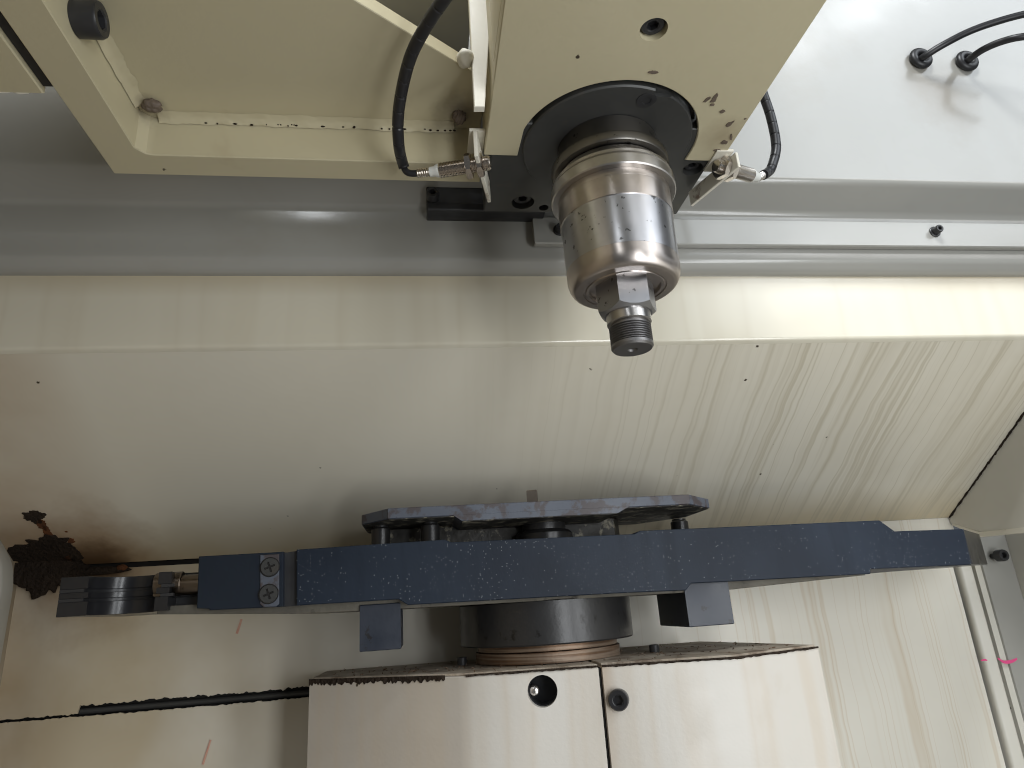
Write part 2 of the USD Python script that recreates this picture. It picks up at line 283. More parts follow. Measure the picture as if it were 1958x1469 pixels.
M['oily'] = paint('oily_dark_underside', (0.020, 0.018, 0.015), (0.05, 0.045, 0.036), rough=0.5, bump=0.12, bscale=90, var=40, blotches=[(60, 0.54, 0.62, (0.42, 0.38, 0.28), 0.8)])
M['deck'] = paint('dusty_underside', (0.145, 0.133, 0.105), (0.075, 0.068, 0.055), rough=0.7, bump=0.08, bscale=120, var=26, blotches=[(45, 0.58, 0.66, (0.03, 0.025, 0.02), 0.9)])
M['crud'] = paint('rust_crud', (0.020, 0.014, 0.010), (0.036, 0.024, 0.016), rough=0.85, bump=0.5, bscale=220, var=30, spec=0.2)
M['rust'] = paint('orange_rust', (0.15, 0.055, 0.02), (0.06, 0.028, 0.015), rough=0.85, bump=0.2, bscale=200, var=60, spec=0.2)
M['copper'] = paint('copper_brown_flange', (0.22, 0.13, 0.075), (0.09, 0.055, 0.036), rough=0.42, bump=0.02, var=26, metallic=0.55, streaks=[((3, 3, 160), 0.5, 0.1, (0.45, 0.36, 0.28), 0.6, None)])
M['filler'] = paint('hub_black_steel', (0.022, 0.022, 0.023), (0.034, 0.033, 0.033), rough=0.3, bump=0.012, var=10, metallic=0.25, blotches=[(55, 0.60, 0.66, (0.008, 0.007, 0.006), 0.9)])
M['jaw'] = paint('jaw_black_steel', (0.012, 0.012, 0.014), (0.020, 0.020, 0.022), rough=0.28, bump=0.01, var=20)
M['white_plastic'] = paint('sensor_white_plastic', (0.70, 0.71, 0.68), (0.55, 0.55, 0.52), rough=0.4, bump=0.0)
M['pink'] = paint('pink_marker', (0.75, 0.08, 0.25), rough=0.6, bump=0)
M['red'] = paint('faded_red_marker', (0.62, 0.30, 0.22), (0.66, 0.42, 0.32), rough=0.6, bump=0, var=60)
def steel(name, base, rough, base2=None, pits=0.0, metallic=1.0, scale=70, anis=0.0, rings=0):
    N = {'g': ('geometry', {}), 'n': ('noise_texture', {'scale': 11.0, 'detail': 6.0}), 'r': ('rgb_ramp', {'ramp': [(0.35, base), (0.65, base2 or tuple(0.8 * x for x in base))]}),
         'p': ('principled_bsdf', {'metallic': metallic, 'anisotropic': anis, 'anisotropic_rotation': 0.25}), 'tg': ('tangent', {'direction_type': 'radial', 'axis': 'z'}), 'v': ('noise_texture', {'scale': float(scale), 'detail': 3.0, 'roughness': 0.6}),
         'vr': ('map_range', {'from_min': 0.64, 'from_max': 0.69, 'to_min': 0.0, 'to_max': pits, 'clamp': True}), 'm': ('mix', {'color2': (0.03, 0.028, 0.026)}),
         'rn': ('noise_texture', {'scale': 18.0, 'detail': 6.0}), 'rr': ('map_range', {'from_min': 0.3, 'from_max': 0.7, 'to_min': rough * 0.75, 'to_max': rough * 1.35}),
         'mp': ('mapping', {'scale': (4.0, 4.0, 900.0)}), 'bn': ('noise_texture', {'scale': 1.0, 'detail': 2.0}), 'b': ('bump', {'strength': 1.0, 'distance': 0.00004 if rings else 0.00001})}
    L = [('g.position', 'n.vector'), ('n.fac', 'r.fac'), ('g.position', 'v.vector'), ('v.fac', 'vr.value'), ('r.color', 'm.color1'), ('vr.result', 'm.fac'), ('m.color', 'p.base_color'),
         ('g.position', 'rn.vector'), ('rn.fac', 'rr.value'), ('rr.result', 'p.roughness'), ('g.position', 'mp.vector'), ('mp.vector', 'bn.vector'), ('bn.fac', 'b.height'), ('b.normal', 'p.normal')] + ([('tg.tangent', 'p.tangent')] if anis else [])
    return node_mat(name, N, L)
M['steel'] = steel('ground_steel', (0.56, 0.54, 0.52), 0.31, pits=0.0, anis=0.75)
M['steel_spot'] = steel('spotted_steel', (0.55, 0.55, 0.57), 0.34, pits=0.75, scale=160, anis=0.75)
M['steel_worn'] = steel('worn_grey_steel', (0.26, 0.25, 0.235), 0.36, (0.17, 0.16, 0.145), pits=0.8, scale=120)
M['steel_warm'] = steel('warm_polished_steel', (0.52, 0.475, 0.445), 0.31, (0.52, 0.465, 0.425), anis=0.75)
M['steel_nut'] = steel('nut_steel', (0.46, 0.46, 0.475), 0.36, pits=0.7, scale=140)
M['steel_thread'] = steel('thread_steel', (0.27, 0.262, 0.26), 0.40, pits=0.3)
M['chrome'] = steel('bright_nickel', (0.72, 0.69, 0.66), 0.24, (0.55, 0.49, 0.43), pits=0.5, scale=200)
M['pin'] = steel('stained_pin_steel', (0.30, 0.26, 0.22), 0.3, (0.14, 0.11, 0.085), pits=0.5)
def speckled():
    """the arm's front: blued steel with fine bright chips stuck to it"""
    N = {'g': ('geometry', {}), 'n': ('noise_texture', {'scale': 9.0, 'detail': 6.0}), 'r': ('rgb_ramp', {'ramp': [(0.3, (0.007, 0.012, 0.022)), (0.7, (0.015, 0.023, 0.038))]}),
         'mp': ('mapping', {'scale': (42.0, 1.0, 4.0)}), 't': ('noise_texture', {'scale': 1.0, 'detail': 3.0}), 'tr': ('map_range', {'from_min': 0.5, 'from_max': 0.66, 'to_min': 0.0, 'to_max': 0.7, 'clamp': True}),
         'm1': ('mix', {'color2': (0.007, 0.012, 0.022)}), 'v': ('voronoi_texture', {'scale': 430.0}), 'vs': ('separate_xyz', {}), 'cl': ('noise_texture', {'scale': 16.0, 'detail': 3.0}),
         'th': ('map_range', {'from_min': 0.40, 'from_max': 0.66, 'to_min': 0.03, 'to_max': 0.50, 'clamp': True}), 'lt': ('math', {'math_type': 'less_than'}),
         'd': ('map_range', {'from_min': 0.13, 'from_max': 0.20, 'to_min': 1.0, 'to_max': 0.0, 'clamp': True}), 'mu': ('math', {'math_type': 'multiply'}),
         'm2': ('mix', {'color2': (0.30, 0.32, 0.34)}), 'p': ('principled_bsdf', {'roughness': 0.5, 'specular_ior_level': 0.22}),
         'bn': ('noise_texture', {'scale': 300.0, 'detail': 2.0}), 'b': ('bump', {'distance': 0.0001})}
    L = [('g.position', 'n.vector'), ('n.fac', 'r.fac'), ('g.position', 'mp.vector'), ('mp.vector', 't.vector'), ('t.fac', 'tr.value'), ('r.color', 'm1.color1'), ('tr.result', 'm1.fac'),
         ('g.position', 'v.vector'), ('v.color', 'vs.vector'), ('g.position', 'cl.vector'), ('cl.fac', 'th.value'), ('vs.x', 'lt.value1'), ('th.result', 'lt.value2'), ('v.distance', 'd.value'),
         ('d.result', 'mu.value1'), ('lt.value', 'mu.value2'), ('m1.color', 'm2.color1'), ('mu.value', 'm2.fac'), ('m2.color', 'p.base_color'), ('bn.fac', 'b.height'), ('b.normal', 'p.normal'), ('g.position', 'bn.vector')]
    return node_mat('arm_speckled_steel', N, L)
M['speck'] = speckled()

# ---------------------------------------------------------------- the enclosure
XL, XR = -0.5015, 0.795
YW, Y2 = 0.60, 0.938
ZB = 0.2668                                            # bend between band and slanted panel
ZC = ZB - math.tan(math.radians(33)) * (Y2 - 0.655)    # where it reaches the lower wall
BX0, BX1 = -1.0, 1.35
def sheet(prof, x0, x1, t=0.004):
    """a bent sheet running along x: profile (y, z) from the top down, its rounded bends sampled, thickness behind"""
    P = np.asarray(prof, float); d = np.gradient(P, axis=0); d /= np.linalg.norm(d, axis=1)[:, None]
    nrm = np.column_stack([-d[:, 1], d[:, 0]])                 # towards +y for a profile that runs down
    return place(prism(np.vstack([P, (P + t * nrm)[::-1]]), x1 - x0, 0), A(x0, 0, 0), A(0, 1, 0), A(0, 0, 1), A(1, 0, 0))
def fillet(P, r, k=5):
    out = [P[0]]
    for a, b, c in zip(P[:-2], P[1:-1], P[2:]):
        a, b, c = map(np.asarray, (a, b, c)); e1, e2 = unit(a - b), unit(c - b); L = min(r, 0.45 * np.linalg.norm(a - b), 0.45 * np.linalg.norm(c - b))
        for t in np.linspace(0, 1, k): out.append((1 - t) ** 2 * (b + e1 * L) + 2 * t * (1 - t) * b + t * t * (b + e2 * L))
    out.append(P[-1]); return out
T = Thing('column_cover', 'glossy grey white column cover behind the spindle head, bent at its lower edge', 'machine cover')
T.add('upper_panel', sheet([(YW + 0.0015, 1.3), (YW + 0.0015, 0.515)], BX0, BX1), M['column'])
T.add('lower_panel', sheet(fillet([(YW, 0.527), (YW, 0.439), (0.636, 0.4185), (0.6372, 0.364), (0.638, 0.357), (0.647, 0.3465), (0.668, 0.345)], 0.006, 7), BX0, BX1), M['column'], smooth=50)
xa, za = ony(1018, 416, 0.629)[[0, 2]]
strip = box(xa, BX1, 0.6270, 0.6355, ony(1600, 470, 0.627)[2], za, 0.0012)
T2 = Thing('cover_strip', 'flat painted strip screwed along the lower edge of the column cover', 'trim strip')
T2.add('strip', strip, M['column'])
T2.build(); T.build()
for (px, py), lb in (((1787, 444), 'small black socket screw alone on the right of the cover strip'), ((1069, 441), 'black socket screw half hidden behind the left of the chuck')):
    c = ony(px, py, 0.6270); t = Thing('strip_screw', lb, 'screw', None)
    t.add('washer', on_axis(lathe([(0.0068, 0), (0.0068, 0.001), (0.006, 0.0016)]), c + A(0, -0.0002, 0), (0, -1, 0)), M['black_oxide'])
    t.add('screw_head', cap_screw(c + A(0, -0.0018, 0), (0, -1, 0), 0.0048, 0.0075), M['black_oxide']); t.build()
single('wall_band', sheet(fillet([(0.666, 0.352), (0.655, 0.352), (0.655, ZB), (0.655 + 0.005, ZB - 0.005 * math.tan(math.radians(33)))], 0.003, 6), BX0, XR + 0.3), M['band'],
       'glossy cream upper band of the back wall below the column cover', kind='structure', smooth=60)
sl = math.tan(math.radians(33))
single('wall_slanted', sheet([(0.6601, ZB - 0.0051 * sl), (0.935, ZB - 0.280 * sl)], BX0, XR - 0.001), M['slant'], 'cream overhanging wall panel streaked with dried drips', kind='structure')
# lower wall: two sheets that leave a slot
zs0 = ony(300, 1345, Y2)[2]
xs_slot = ony(150, 1345, Y2)[0]
zslot = [ony(588, 1318, Y2)[2], ony(161, 1345, Y2)[2], ony(0, 1371, Y2)[2]]
zlow = [ony(588, 1339, Y2)[2], ony(140, 1367, Y2)[2], ony(0, 1374, Y2)[2]]
zu = float(np.mean(zslot[:2])); zl = float(np.mean(zlow[:2]))
XWR = 0.782; zt_r = ony(1880, 1022, 0.93)[2]
xx = np.linspace(-0.7, 0.2, 420); rj = np.random.default_rng(3)
rough_ = lambda a: np.convolve(np.pad(rj.normal(0, a, 420), 1, mode='edge'), (.25, .5, .25), 'valid') + rj.normal(0, a * 0.45, 420)
up_edge = zu + rough_(0.0011); lo_edge = zl + rough_(0.0006)
nar = xx < xs_slot; up_edge[nar] = zl + 0.0035 + rough_(0.0006)[nar]
up = list(zip(xx, up_edge)) + [(0.2, -1.25), (XWR, -1.25), (XWR, zt_r), (0.80, zt_r), (0.80, ZC + 0.002), (0.05, ZC + 0.002), (0.05, ZC - 0.0045), (-0.7, ZC - 0.0045)]
lo = [(-0.7, -1.25), (0.1995, -1.25)] + list(zip(xx[:-1], lo_edge[:-1]))[::-1]
T = Thing('wall_back', 'lower back wall of two cream sheets with a dark slot between them', None, None, 'structure')
T.add('upper_sheet', prism_xz(up, Y2, Y2 + 0.003, 0), M['lower']); T.add('lower_sheet', prism_xz(lo, Y2 + 0.0005, Y2 + 0.0035, 0), M['lower'])
T.add('slot_back', box(-0.7, XWR, Y2 + 0.012, Y2 + 0.016, zl - 0.03, zu + 0.03, 0), M['void'])
T.add('slot_rod', on_axis(lathe([(0.0035, 0), (0.0035, 0.8)], 16), (xs_slot, Y2 + 0.0072, 0.5 * (zu + zl) - 0.001), (1, 0, 0)), M['flange'])
T.add('seam', box(-0.7, 0.06, Y2 + 0.006, Y2 + 0.01, ZC - 0.02, ZC + 0.012, 0), M['void']); T.build()
# right wall and the rails below it
zr0 = ony(1802, 1002, Y2)[2]
WRP = [(0.935, zr0)] + [tuple(onx(a, b, XR)[1:]) for a, b in ((1875, 1017), (1958, 1015))]
T = Thing('wall_right', 'grey right side wall that closes the slanted panel', None, None, 'structure')
T.add('panel', prism_yz(WRP + [(0.62, WRP[-1][1]), (0.62, 0.6), (0.935, 0.6)], XR, XR + 0.004, 0), M['side'])
yy = np.linspace(0.662, 0.934, 90); rr_ = np.random.default_rng(77)
T.add('edge_dirt', tube(np.column_stack([np.full(90, XR - 0.0006), yy, ZB - (yy - 0.655) * sl - 0.0008]) + rr_.normal(0, 0.0003, (90, 3)), 0.0010 + np.abs(rr_.normal(0, 0.0005, 90)), 8), M['crud'], smooth=True); T.build()
T = Thing('right_rail', 'upright cream door rail of stepped strips at the right corner', 'rail')
zt_r = ony(1880, 1022, 0.93)[2]
def vx(px, py, y): return ony(px, py, y)[0]
T.add('rail_lip', prism_xy(fillet([(XWR + 0.004, Y2 + 0.01), (XWR + 0.004, 0.930), (vx(1860, 1092, .928), 0.926), (vx(1862, 1092, .928), Y2 + 0.01)], 0.004, 4), -1.2, zt_r, 0), M['side'], smooth=50)
T.add('rail_strip', box(vx(1866, 1090, .932), vx(1876, 1086, .932), 0.932, Y2 + 0.01, -1.2, zt_r, 0.001), M['side'])
T.add('rail_panel', box(vx(1879, 1090, .93), vx(1921, 1030, .93), 0.928, Y2 + 0.01, -1.2, zr0 + 0.03, 0.001), M['column'])
T.add('rail_back', box(XWR - 0.002, vx(1921, 1030, .93), Y2 + 0.011, Y2 + 0.014, -1.2, zt_r - 0.002, 0), M['void'])
T.add('top_lip', prism_yz([(WRP[0][0] - .004, WRP[0][1] - .0005), (WRP[1][0], WRP[1][1] - .0005), (0.62, WRP[2][1] - .0005), (0.62, WRP[2][1] - .008), (WRP[1][0], WRP[1][1] - .0075), (WRP[0][0] - .004, WRP[0][1] - .004)], XR - 0.0012, XR + 0.006, 0.0003), M['bracket']); T.build()
xo = vx(1921, 1030, .93)
single('wall_right_lower', prism_yz([(Y2 + 0.012, -1.2), (-0.1, -1.2), (-0.1, zt_r), (Y2 + 0.012, zt_r)], xo + 0.0005, xo + 0.0045, 0), M['side'], 'lower right side wall in shade beside the door rail', kind='structure')
c = ony(1897, 1064, 0.928); t = Thing('rail_screw', 'black socket screw standing out of the right rail beside the arm end', 'screw')
t.add('shank', on_axis(lathe([(0.0042, 0), (0.0042, 0.012)], 24), c + A(0, 0.001, 0), (0, -1, 0)), M['black_oxide'])
t.add('screw_head', cap_screw(c + A(0, -0.0105, 0), (0, -1, 0), 0.0085, 0.012), M['black_oxide']); t.build()
# left side
single('wall_left', prism_yz([(Y2, -1.2), (-0.5, -1.2), (-0.5, 1.3), (Y2, 1.3)], XL - 0.004, XL, 0), M['left'], 'stained left side wall at the rusty corner', kind='structure')
pz = [ony(0, 1046, 0.86)[2], ony(29, 1090, 0.86)[2]]; px_ = ony(29, 1120, 0.86)[0]
single('left_guard', prism_xz(fillet([(px_ - 0.2, -1.2), (px_ - 0.012, -1.2), (px_, pz[1] - 0.02), (px_ - 0.004, pz[1] + 0.006), (px_ - 0.03, pz[0] + 0.02), (px_ - 0.2, pz[0] + 0.04)], 0.02, 6), 0.835, 0.86, 0.003), M['guard'],
       'rounded cream guard plate at the left edge below the rust', 'guard plate', smooth=50)
single('machine_bed', box(-0.5, 0.87, -0.45, 0.935, -0.56, -0.55, 0), M['bed'], 'unseen floor of the machine enclosure, added for bounced light', kind='structure')  # out of view, added to bounce light upward
# rust in the left corner
T = Thing('rust_patch', 'dark brown rust and dirt caked in the left wall corner', 'rust')
cc = ony(85, 1083, 0.925)
def blob2d(c, rx, rz, seed, n=70):
    r = np.random.default_rng(seed); a = np.arange(n) * 2 * math.pi / n
    k = 1 + sum(r.normal() * 0.16 / (f ** 0.7) * np.sin(f * a + r.uniform(0, 6)) for f in range(2, 26))
    return [(c[0] + rx * k_ * math.cos(t), c[2] + rz * k_ * math.sin(t)) for k_, t in zip(k, a)]
T.add('clump', prism_xz(blob2d(cc + A(-0.001, 0, 0.002), 0.042, 0.036, 5), 0.9285, 0.9375, 0.002), M['crud'], smooth=60)
T.add('clump', lump(cc + A(-0.006, 0.0035, 0.006), (0.040, 0.004, 0.032), 21), M['crud'], smooth=True)
SN = A(0, -math.sin(math.radians(33)), -math.cos(math.radians(33))); SD = A(0, math.cos(math.radians(33)), -math.sin(math.radians(33)))
def onslant(px, py):
    r = ray(px, py); return r * ((SN @ A(0, 0.655, ZB)) / (SN @ r))
def slant_patch(px, py, rx, ry, seed, mat, part='clump', h=0.0012):
    p = onslant(px, py); b = [(a, c) for a, c in blob2d((0, 0, 0), rx, ry, seed)]
    T.add(part, place(prism(b, h, 0.0003), p - SN * 0.0003, A(1, 0, 0), np.cross(SN, A(1, 0, 0)), SN), mat, smooth=60)
slant_patch(84, 1062, 0.040, 0.030, 61, M['crud']); slant_patch(100, 1046, 0.022, 0.024, 62, M['crud'], h=0.0018)
slant_patch(66, 988, 0.0115, 0.0105, 63, M['crud']); slant_patch(80, 1003, 0.005, 0.010, 64, M['rust']); slant_patch(92, 1020, 0.0045, 0.014, 65, M['rust'])
slant_patch(124, 1060, 0.006, 0.016, 66, M['rust']); slant_patch(138, 1072, 0.010, 0.006, 67, M['crud']); slant_patch(136, 1034, 0.0045, 0.004, 68, M['rust'])
T.add('bead', lump(ony(178, 1092, 0.93), (0.042, 0.004, 0.0052), 11, 0.3), M['crud'], smooth=True)
T.add('bead', lump(ony(233, 1086, 0.93), (0.007, 0.004, 0.004), 12, 0.4), M['rust'], smooth=True, label='orange rusty end of the bead')
for i in range(26):
    q = (88 + rng.normal(0, 34), 1062 + rng.normal(0, 34))
    if q[0] < 45: continue
    if q[1] < 1072: slant_patch(q[0], q[1], 0.0022 * rng.uniform(.4, 1), 0.0026 * rng.uniform(.4, 1), 100 + i, M['rust'], 'flake', 0.0006)
    elif q[1] > 1090: T.add('flake', lump(ony(q[0], q[1], Y2 - 0.0005), (0.0025 * rng.uniform(.4, 1), 0.0008, 0.003 * rng.uniform(.4, 1)), 30 + i, 0.5, 2), M['rust'], smooth=True)
T.build()
# marker strokes
def stroke(name, pts, y, w, mat, label):
    P = spline([ony(a, b, y - 0.0006) for a, b in pts], 6); r = w * (0.4 + 0.6 * np.sin(np.linspace(0.25, 2.9, len(P))))
    v = np.vstack([P + A(0, 0, 1) * r[:, None], P - A(0, 0, 1) * r[:, None]]); n = len(P)
    Q = [(a[0], a[2]) for a in v[:n]] + [(a[0], a[2]) for a in v[n:][::-1]]
    single(name, prism_xz(Q, y - 0.0006, y - 0.0001, 0), mat, label, 'marker stroke', smooth=False)
stroke('marker_stroke', [(1876, 1263), (1884, 1262), (1888, 1263)], 0.926, 0.0013, M['pink'], 'short pink dash on the rail lip')
stroke('marker_stroke', [(1908, 1259), (1920, 1266), (1934, 1265), (1945, 1260)], 0.928, 0.0022, M['pink'], 'long pink marker stroke on the right rail panel')
def slash(pts, w, label):
    a, b = [ony(p[0], p[1], Y2 - 0.0008)[[0, 2]] for p in pts]; d = unit(b - a); n = A(-d[1], d[0]) * w
    single('marker_stroke', prism_xz([a - n * .4, b - n, b + n * .8, a + n], Y2 - 0.0008, Y2 - 0.0002, 0), M['red'], label, 'marker stroke', smooth=False)
slash([(461, 1184), (453, 1212)], 0.0018, 'faint red marker slash just under the arm')
slash([(402, 1415), (388, 1462)], 0.0014, 'faint red marker slash at the bottom left')

# ---------------------------------------------------------------- grommets and cables at the upper right
for (px, py), pts, lb in (((1758, 115), [(1768, 108), (1800, 88), (1850, 62), (1905, 42), (1970, 25), (2060, 10)], 'upper black cable leaving the left rubber grommet'),
                          ((1846, 120), [(1855, 112), (1880, 95), (1915, 80), (1960, 70), (2060, 62)], 'lower black cable leaving the right rubber grommet')):
    t = Thing('cable_grommet', lb, 'cable'); c = ony(px, py, YW)
    a = np.linspace(0, 2 * math.pi, 20); ring = [(0.0098 + 0.0052 * math.cos(q), 0.0028 + 0.0046 * math.sin(q)) for q in a]
    V, F, n = [], [], 48
    for r_, z_ in ring[:-1]: V += [(r_ * math.cos(w), r_ * math.sin(w), z_) for w in np.arange(n) * 2 * math.pi / n]
    k = len(ring) - 1
    for i in range(k):
        for j in range(n):
            p, q, r2, s2 = i * n + j, i * n + (j + 1) % n, ((i + 1) % k) * n + (j + 1) % n, ((i + 1) % k) * n + j
            F += [(p, q, r2), (p, r2, s2)]
    t.add('grommet', on_axis(trimesh.Trimesh(np.array(V), np.array(F), process=False), c, (0, -1, 0)), M['black'], smooth=True)
    t.add('grommet_web', on_axis(lathe([(0.0085, 0), (0.0085, 0.0025)], 32), c, (0, -1, 0)), M['black'])
    ys = np.linspace(YW - 0.012, YW - 0.075, len(pts))
    t.add('cable', tube(spline([c + A(0, -0.002, 0)] + [ony(p[0], p[1], y) for p, y in zip(pts, ys)], 8), 0.0042, 16), M['black'], smooth=True); t.build()

# ---------------------------------------------------------------- spindle head
ZH = 0.374; XS, YS = 0.1667, 0.4704
T = Thing('machine_head', 'cream spindle head casting with ribbed left wing and round dark nose', 'spindle head')
HX0, HX1, HY0, HY1 = 0.0605, 0.2790, 0.285, 0.4850
arc = [(XS + 0.078 * math.cos(t), YS + 0.078 * math.sin(t)) for t in np.linspace(math.pi + math.asin((YS - HY1) / 0.078) * -1 - 0.0, 2 * math.pi + math.asin((HY1 - YS) / 0.078), 60)]
arc = [(x, y) for x, y in arc if y < HY1 - 1e-4]
poly = [(HX0, HY0), (HX1, HY0), (HX1, HY1), (arc[-1][0], HY1)] + arc[::-1][1:-1] + [(arc[0][0], HY1), (HX0, HY1)]
plate = prism_xy(poly, ZH, ZH + 0.012, 0.0008)
ch = onz(1250, 57, ZH)
hole = lathe([(0.0098, ZH - 0.01), (0.0098, ZH + 0.02)], 40); hole.apply_translation((ch[0], ch[1], 0))
T.add('bottom_plate', cut(plate, hole), M['head'])
T.add('body', box(HX0 + 0.0004, HX1 - 0.0004, HY0 + 0.0004, HY1 - 0.09, ZH + 0.0125, 0.9, 0.003), M['head'])
T.add('side_wall', box(HX0 + 0.0004, HX0 + 0.012, HY1 - 0.0895, HY1 - 0.002, ZH + 0.0125, 0.9, 0.001), M['head'])
T.add('bolt', cap_screw((ch[0], ch[1], ZH + 0.0118), (0, 0, -1), 0.0085, 0.0085), M['black_oxide'], label='black socket screw sunk in the bottom face')
# dark nose block and disc
NB = (0.0800, 0.2700, 0.395, 0.5745)
T.add('nose_block', cut(box(NB[0] - .012, NB[1], 0.445, NB[3], ZH + 0.0015, 0.47, 0.001),
      *[on_axis(lathe([(r_, 0), (r_, 0.03)], 32), onz(px, py, ZH) + A(0, 0, -0.008), (0, 0, 1)) for px, py, r_ in ((1000, 390, 0.0112), (1325, 326, 0.0095), (1040, 400, 0.005))]), M['flange'])
for px, py, r_ in ((1000, 390, 0.0092), (1325, 326, 0.0075)):
    T.add('nose_bolt', cap_screw(onz(px, py, ZH) + A(0, 0, 0.0145), (0, 0, -1), r_, 0.009), M['black_oxide'])
dz = ZH
notch = box(XS + 0.021, XS + 0.10, YS - 0.10, YS - 0.0635, dz - 0.02, dz + 0.003, 0)
disc = lathe([(0.0735, dz + 0.02), (0.0735, dz + 0.0006), (0.0725, dz - 0.0008), (0.045, dz - 0.0008)], 96); disc.apply_translation((XS, YS, 0))
T.add('nose_disc', cut(disc, notch), M['flange'])
cav = lathe([(0.0772, dz + 0.0125), (0.0772, dz + 0.018)], 64); cav.apply_translation((XS, YS, 0))
T.add('nose_rim', cav, M['black_oxide'])
T.add('nose_bolt', cap_screw(onz(1236, 190, ZH) + A(0, 0, -0.0004), (0, 0, -1), 0.008, 0.001), M['black_oxide'])
# wing: rim leg, far rim, web
ZWb = 0.4112
leg = [(-0.2555, 0.18), (-0.2255, 0.18), (-0.2255, 0.4875), (-0.2195, 0.4945), (-0.2135, 0.4960), (0.0600, 0.4975), (0.0600, 0.5245), (-0.2555, 0.5228)]
T.add('wing_rim', prism_xy(leg, ZH, 0.47, 0.0008), M['head'])
web = [(-0.2254, 0.18), (-0.040, 0.365), (0.0375, 0.4215), (0.0602, 0.4300), (0.0602, 0.4974), (-0.2134, 0.4958), (-0.2194, 0.4943), (-0.2254, 0.4873)]
wx0, wx1 = XY([(640, -23), (875, 121)], ZWb)
web = [(-0.2254, 0.25), (wx0[0] - 0.075, wx0[1] - 0.053), wx0, wx1, (0.0602, wx1[1] + 0.016)] + web[4:]
T.add('wing_web', prism_xy(web, ZWb, ZWb + 0.0125, 0.0006), M['head'])
g = [ony(907, 204, 0.413), ony(927, 204, 0.413), ony(938, 30, 0.413), ony(938, -60, 0.413), ony(893, -60, 0.413)]
T.add('rib', prism_xz([(p[0], p[2]) for p in g], 0.413, 0.4195, 0.0006), M['gusset'])
def weld(P, a, b, seed):
    '''fillet weld along P: a = reach along the web, b = reach down the wall (vectors)'''
    r = np.random.default_rng(seed); n = len(P); rows = []
    for w in (A(0, 0, 0), A(1, 0, 0.0), A(.62, .2, 0), A(.38, .40, 0), A(.2, .66, 0), A(0, 1, 0)):
        k = 1 + np.convolve(r.normal(0, .16, n + 4), np.ones(5) / 5, 'valid') * (w[0] + w[1] > 0)
        rows.append(P + k[:, None] * (w[0] * a + w[1] * b))
    V = np.vstack(rows); m = len(rows); F = []
    for i in range(m):
        for j in range(n - 1):
            p, q = i * n + j, ((i + 1) % m) * n + j; F += [(p, p + 1, q + 1), (p, q + 1, q)]
    t = trimesh.Trimesh(V, np.array(F), process=False)
    return t
wp = np.column_stack([np.linspace(-0.2125, 0.036, 120), np.linspace(0.4955, 0.4965, 120), np.full(120, ZWb)])
T.add('weld_bead', weld(wp, A(0, -0.0095, -0.0002), A(0, -0.0003, -0.0055), 1), M['head'], smooth=60)
wp = np.column_stack([np.full(120, -0.2250), np.linspace(0.25, 0.478, 120), np.full(120, ZWb)])
T.add('weld_bead', weld(wp, A(0.009, 0, -0.0002), A(0.0003, 0, -0.006), 2), M['head'], smooth=60)
T.add('shade_panel', box(-0.2254, HX0 - 0.001, 0.43, 0.5975, 0.56, 0.57, 0.001), M['column'])  # added panel, stands in for the shaded column wall above the web
T.add('wing_side', box(-0.2553, -0.2256, 0.20, 0.52, 0.4705, 0.9, 0.001), M['head'])  # unseen upper run of the wing, added to shade the column wall
T.add('weld_bead', lump(onz(890, 112, ZWb), (0.0065, 0.008, 0.006), 41, 0.2), M['gusset'], smooth=True)
for q, s, k in (((290, 203), (0.0075, 0.006, 0.005), 51), ((878, 224), (0.006, 0.006, 0.006), 52)):
    T.add('grime', lump(onz(q[0], q[1], ZWb - 0.003), s, k, 0.35), M['chip'], smooth=True)
bc = onx(146, 36, -0.2255)
T.add('wing_bolt', cap_screw(bc, (1, 0, 0), 0.0125, 0.0165, 56), M['black_oxide'], label='large black socket screw on the left rib')
for i in range(26):   # crumbs along the weld
    x = rng.uniform(330, 880); p = onz(x, 233 + (x - 600) * 0.02, ZWb - 0.004) + A(0, 0.001, 0)
    T.add('crumb', lump((p[0], 0.4945, 0.407 + rng.normal(0, .0005)), (0.0013 * rng.uniform(.5, 1.6), 0.0008, 0.0007), 60 + i, 0.5, 1), M['crud'], smooth=True)
T.build()
T = Thing('slide_block', 'cream slide block with black wiper left of the wing rib', 'slide block')
xb = onz(98, 181, ZH) + A(-0.0032, 0, 0); T.add('block', box(-0.7, xb[0] - 0.0015, 0.2, xb[1], ZH, 0.7, 0.001), M['head'])
T.add('wiper', box(xb[0] - 0.0014, -0.2558, 0.2, xb[1] - 0.003, ZH + 0.004, 0.69, 0.0005), M['black'])
for i in range(4): T.add('chipped_paint', lump((xb[0] - 0.018 - 0.012 * i, xb[1], ZH + 0.002), (0.007, 0.0012, 0.0022), 90 + i, 0.5, 2), M['bracket'], smooth=True)
T.build()
# paint chips on the head's bottom face
def chip(q, s, k, rot=0.6):
    p = onz(q[0], q[1], ZH); m = prism_xy(blob2d((0, 0, 0), s[0] * 0.8, s[1] * 0.8, k, 40), -0.0005, 0.0001, 0)
    m.apply_transform(trimesh.transformations.rotation_matrix(rot, (0, 0, 1))); m.apply_translation((p[0], p[1], ZH)); return m
chips = [((1352, 190), (0.0016, 0.0048), 3, 0.5), ((1366, 188), (0.0024, 0.0062), 4, 0.1), ((1362, 200), (0.002, 0.002), 44, 0), ((1381, 213), (0.0024, 0.0026), 5, 0), ((1395, 237), (0.0024, 0.0048), 6, 0.4), ((1249, 138), (0.0046, 0.0019), 7, 0.0), ((1425, 227), (0.0011, .0011), 8, 0), ((1385, 272), (0.004, 0.0028), 9, 0.3), ((1374, 288), (0.006, 0.002), 19, 0.2), ((1398, 262), (0.0012, 0.005), 29, -0.4)]
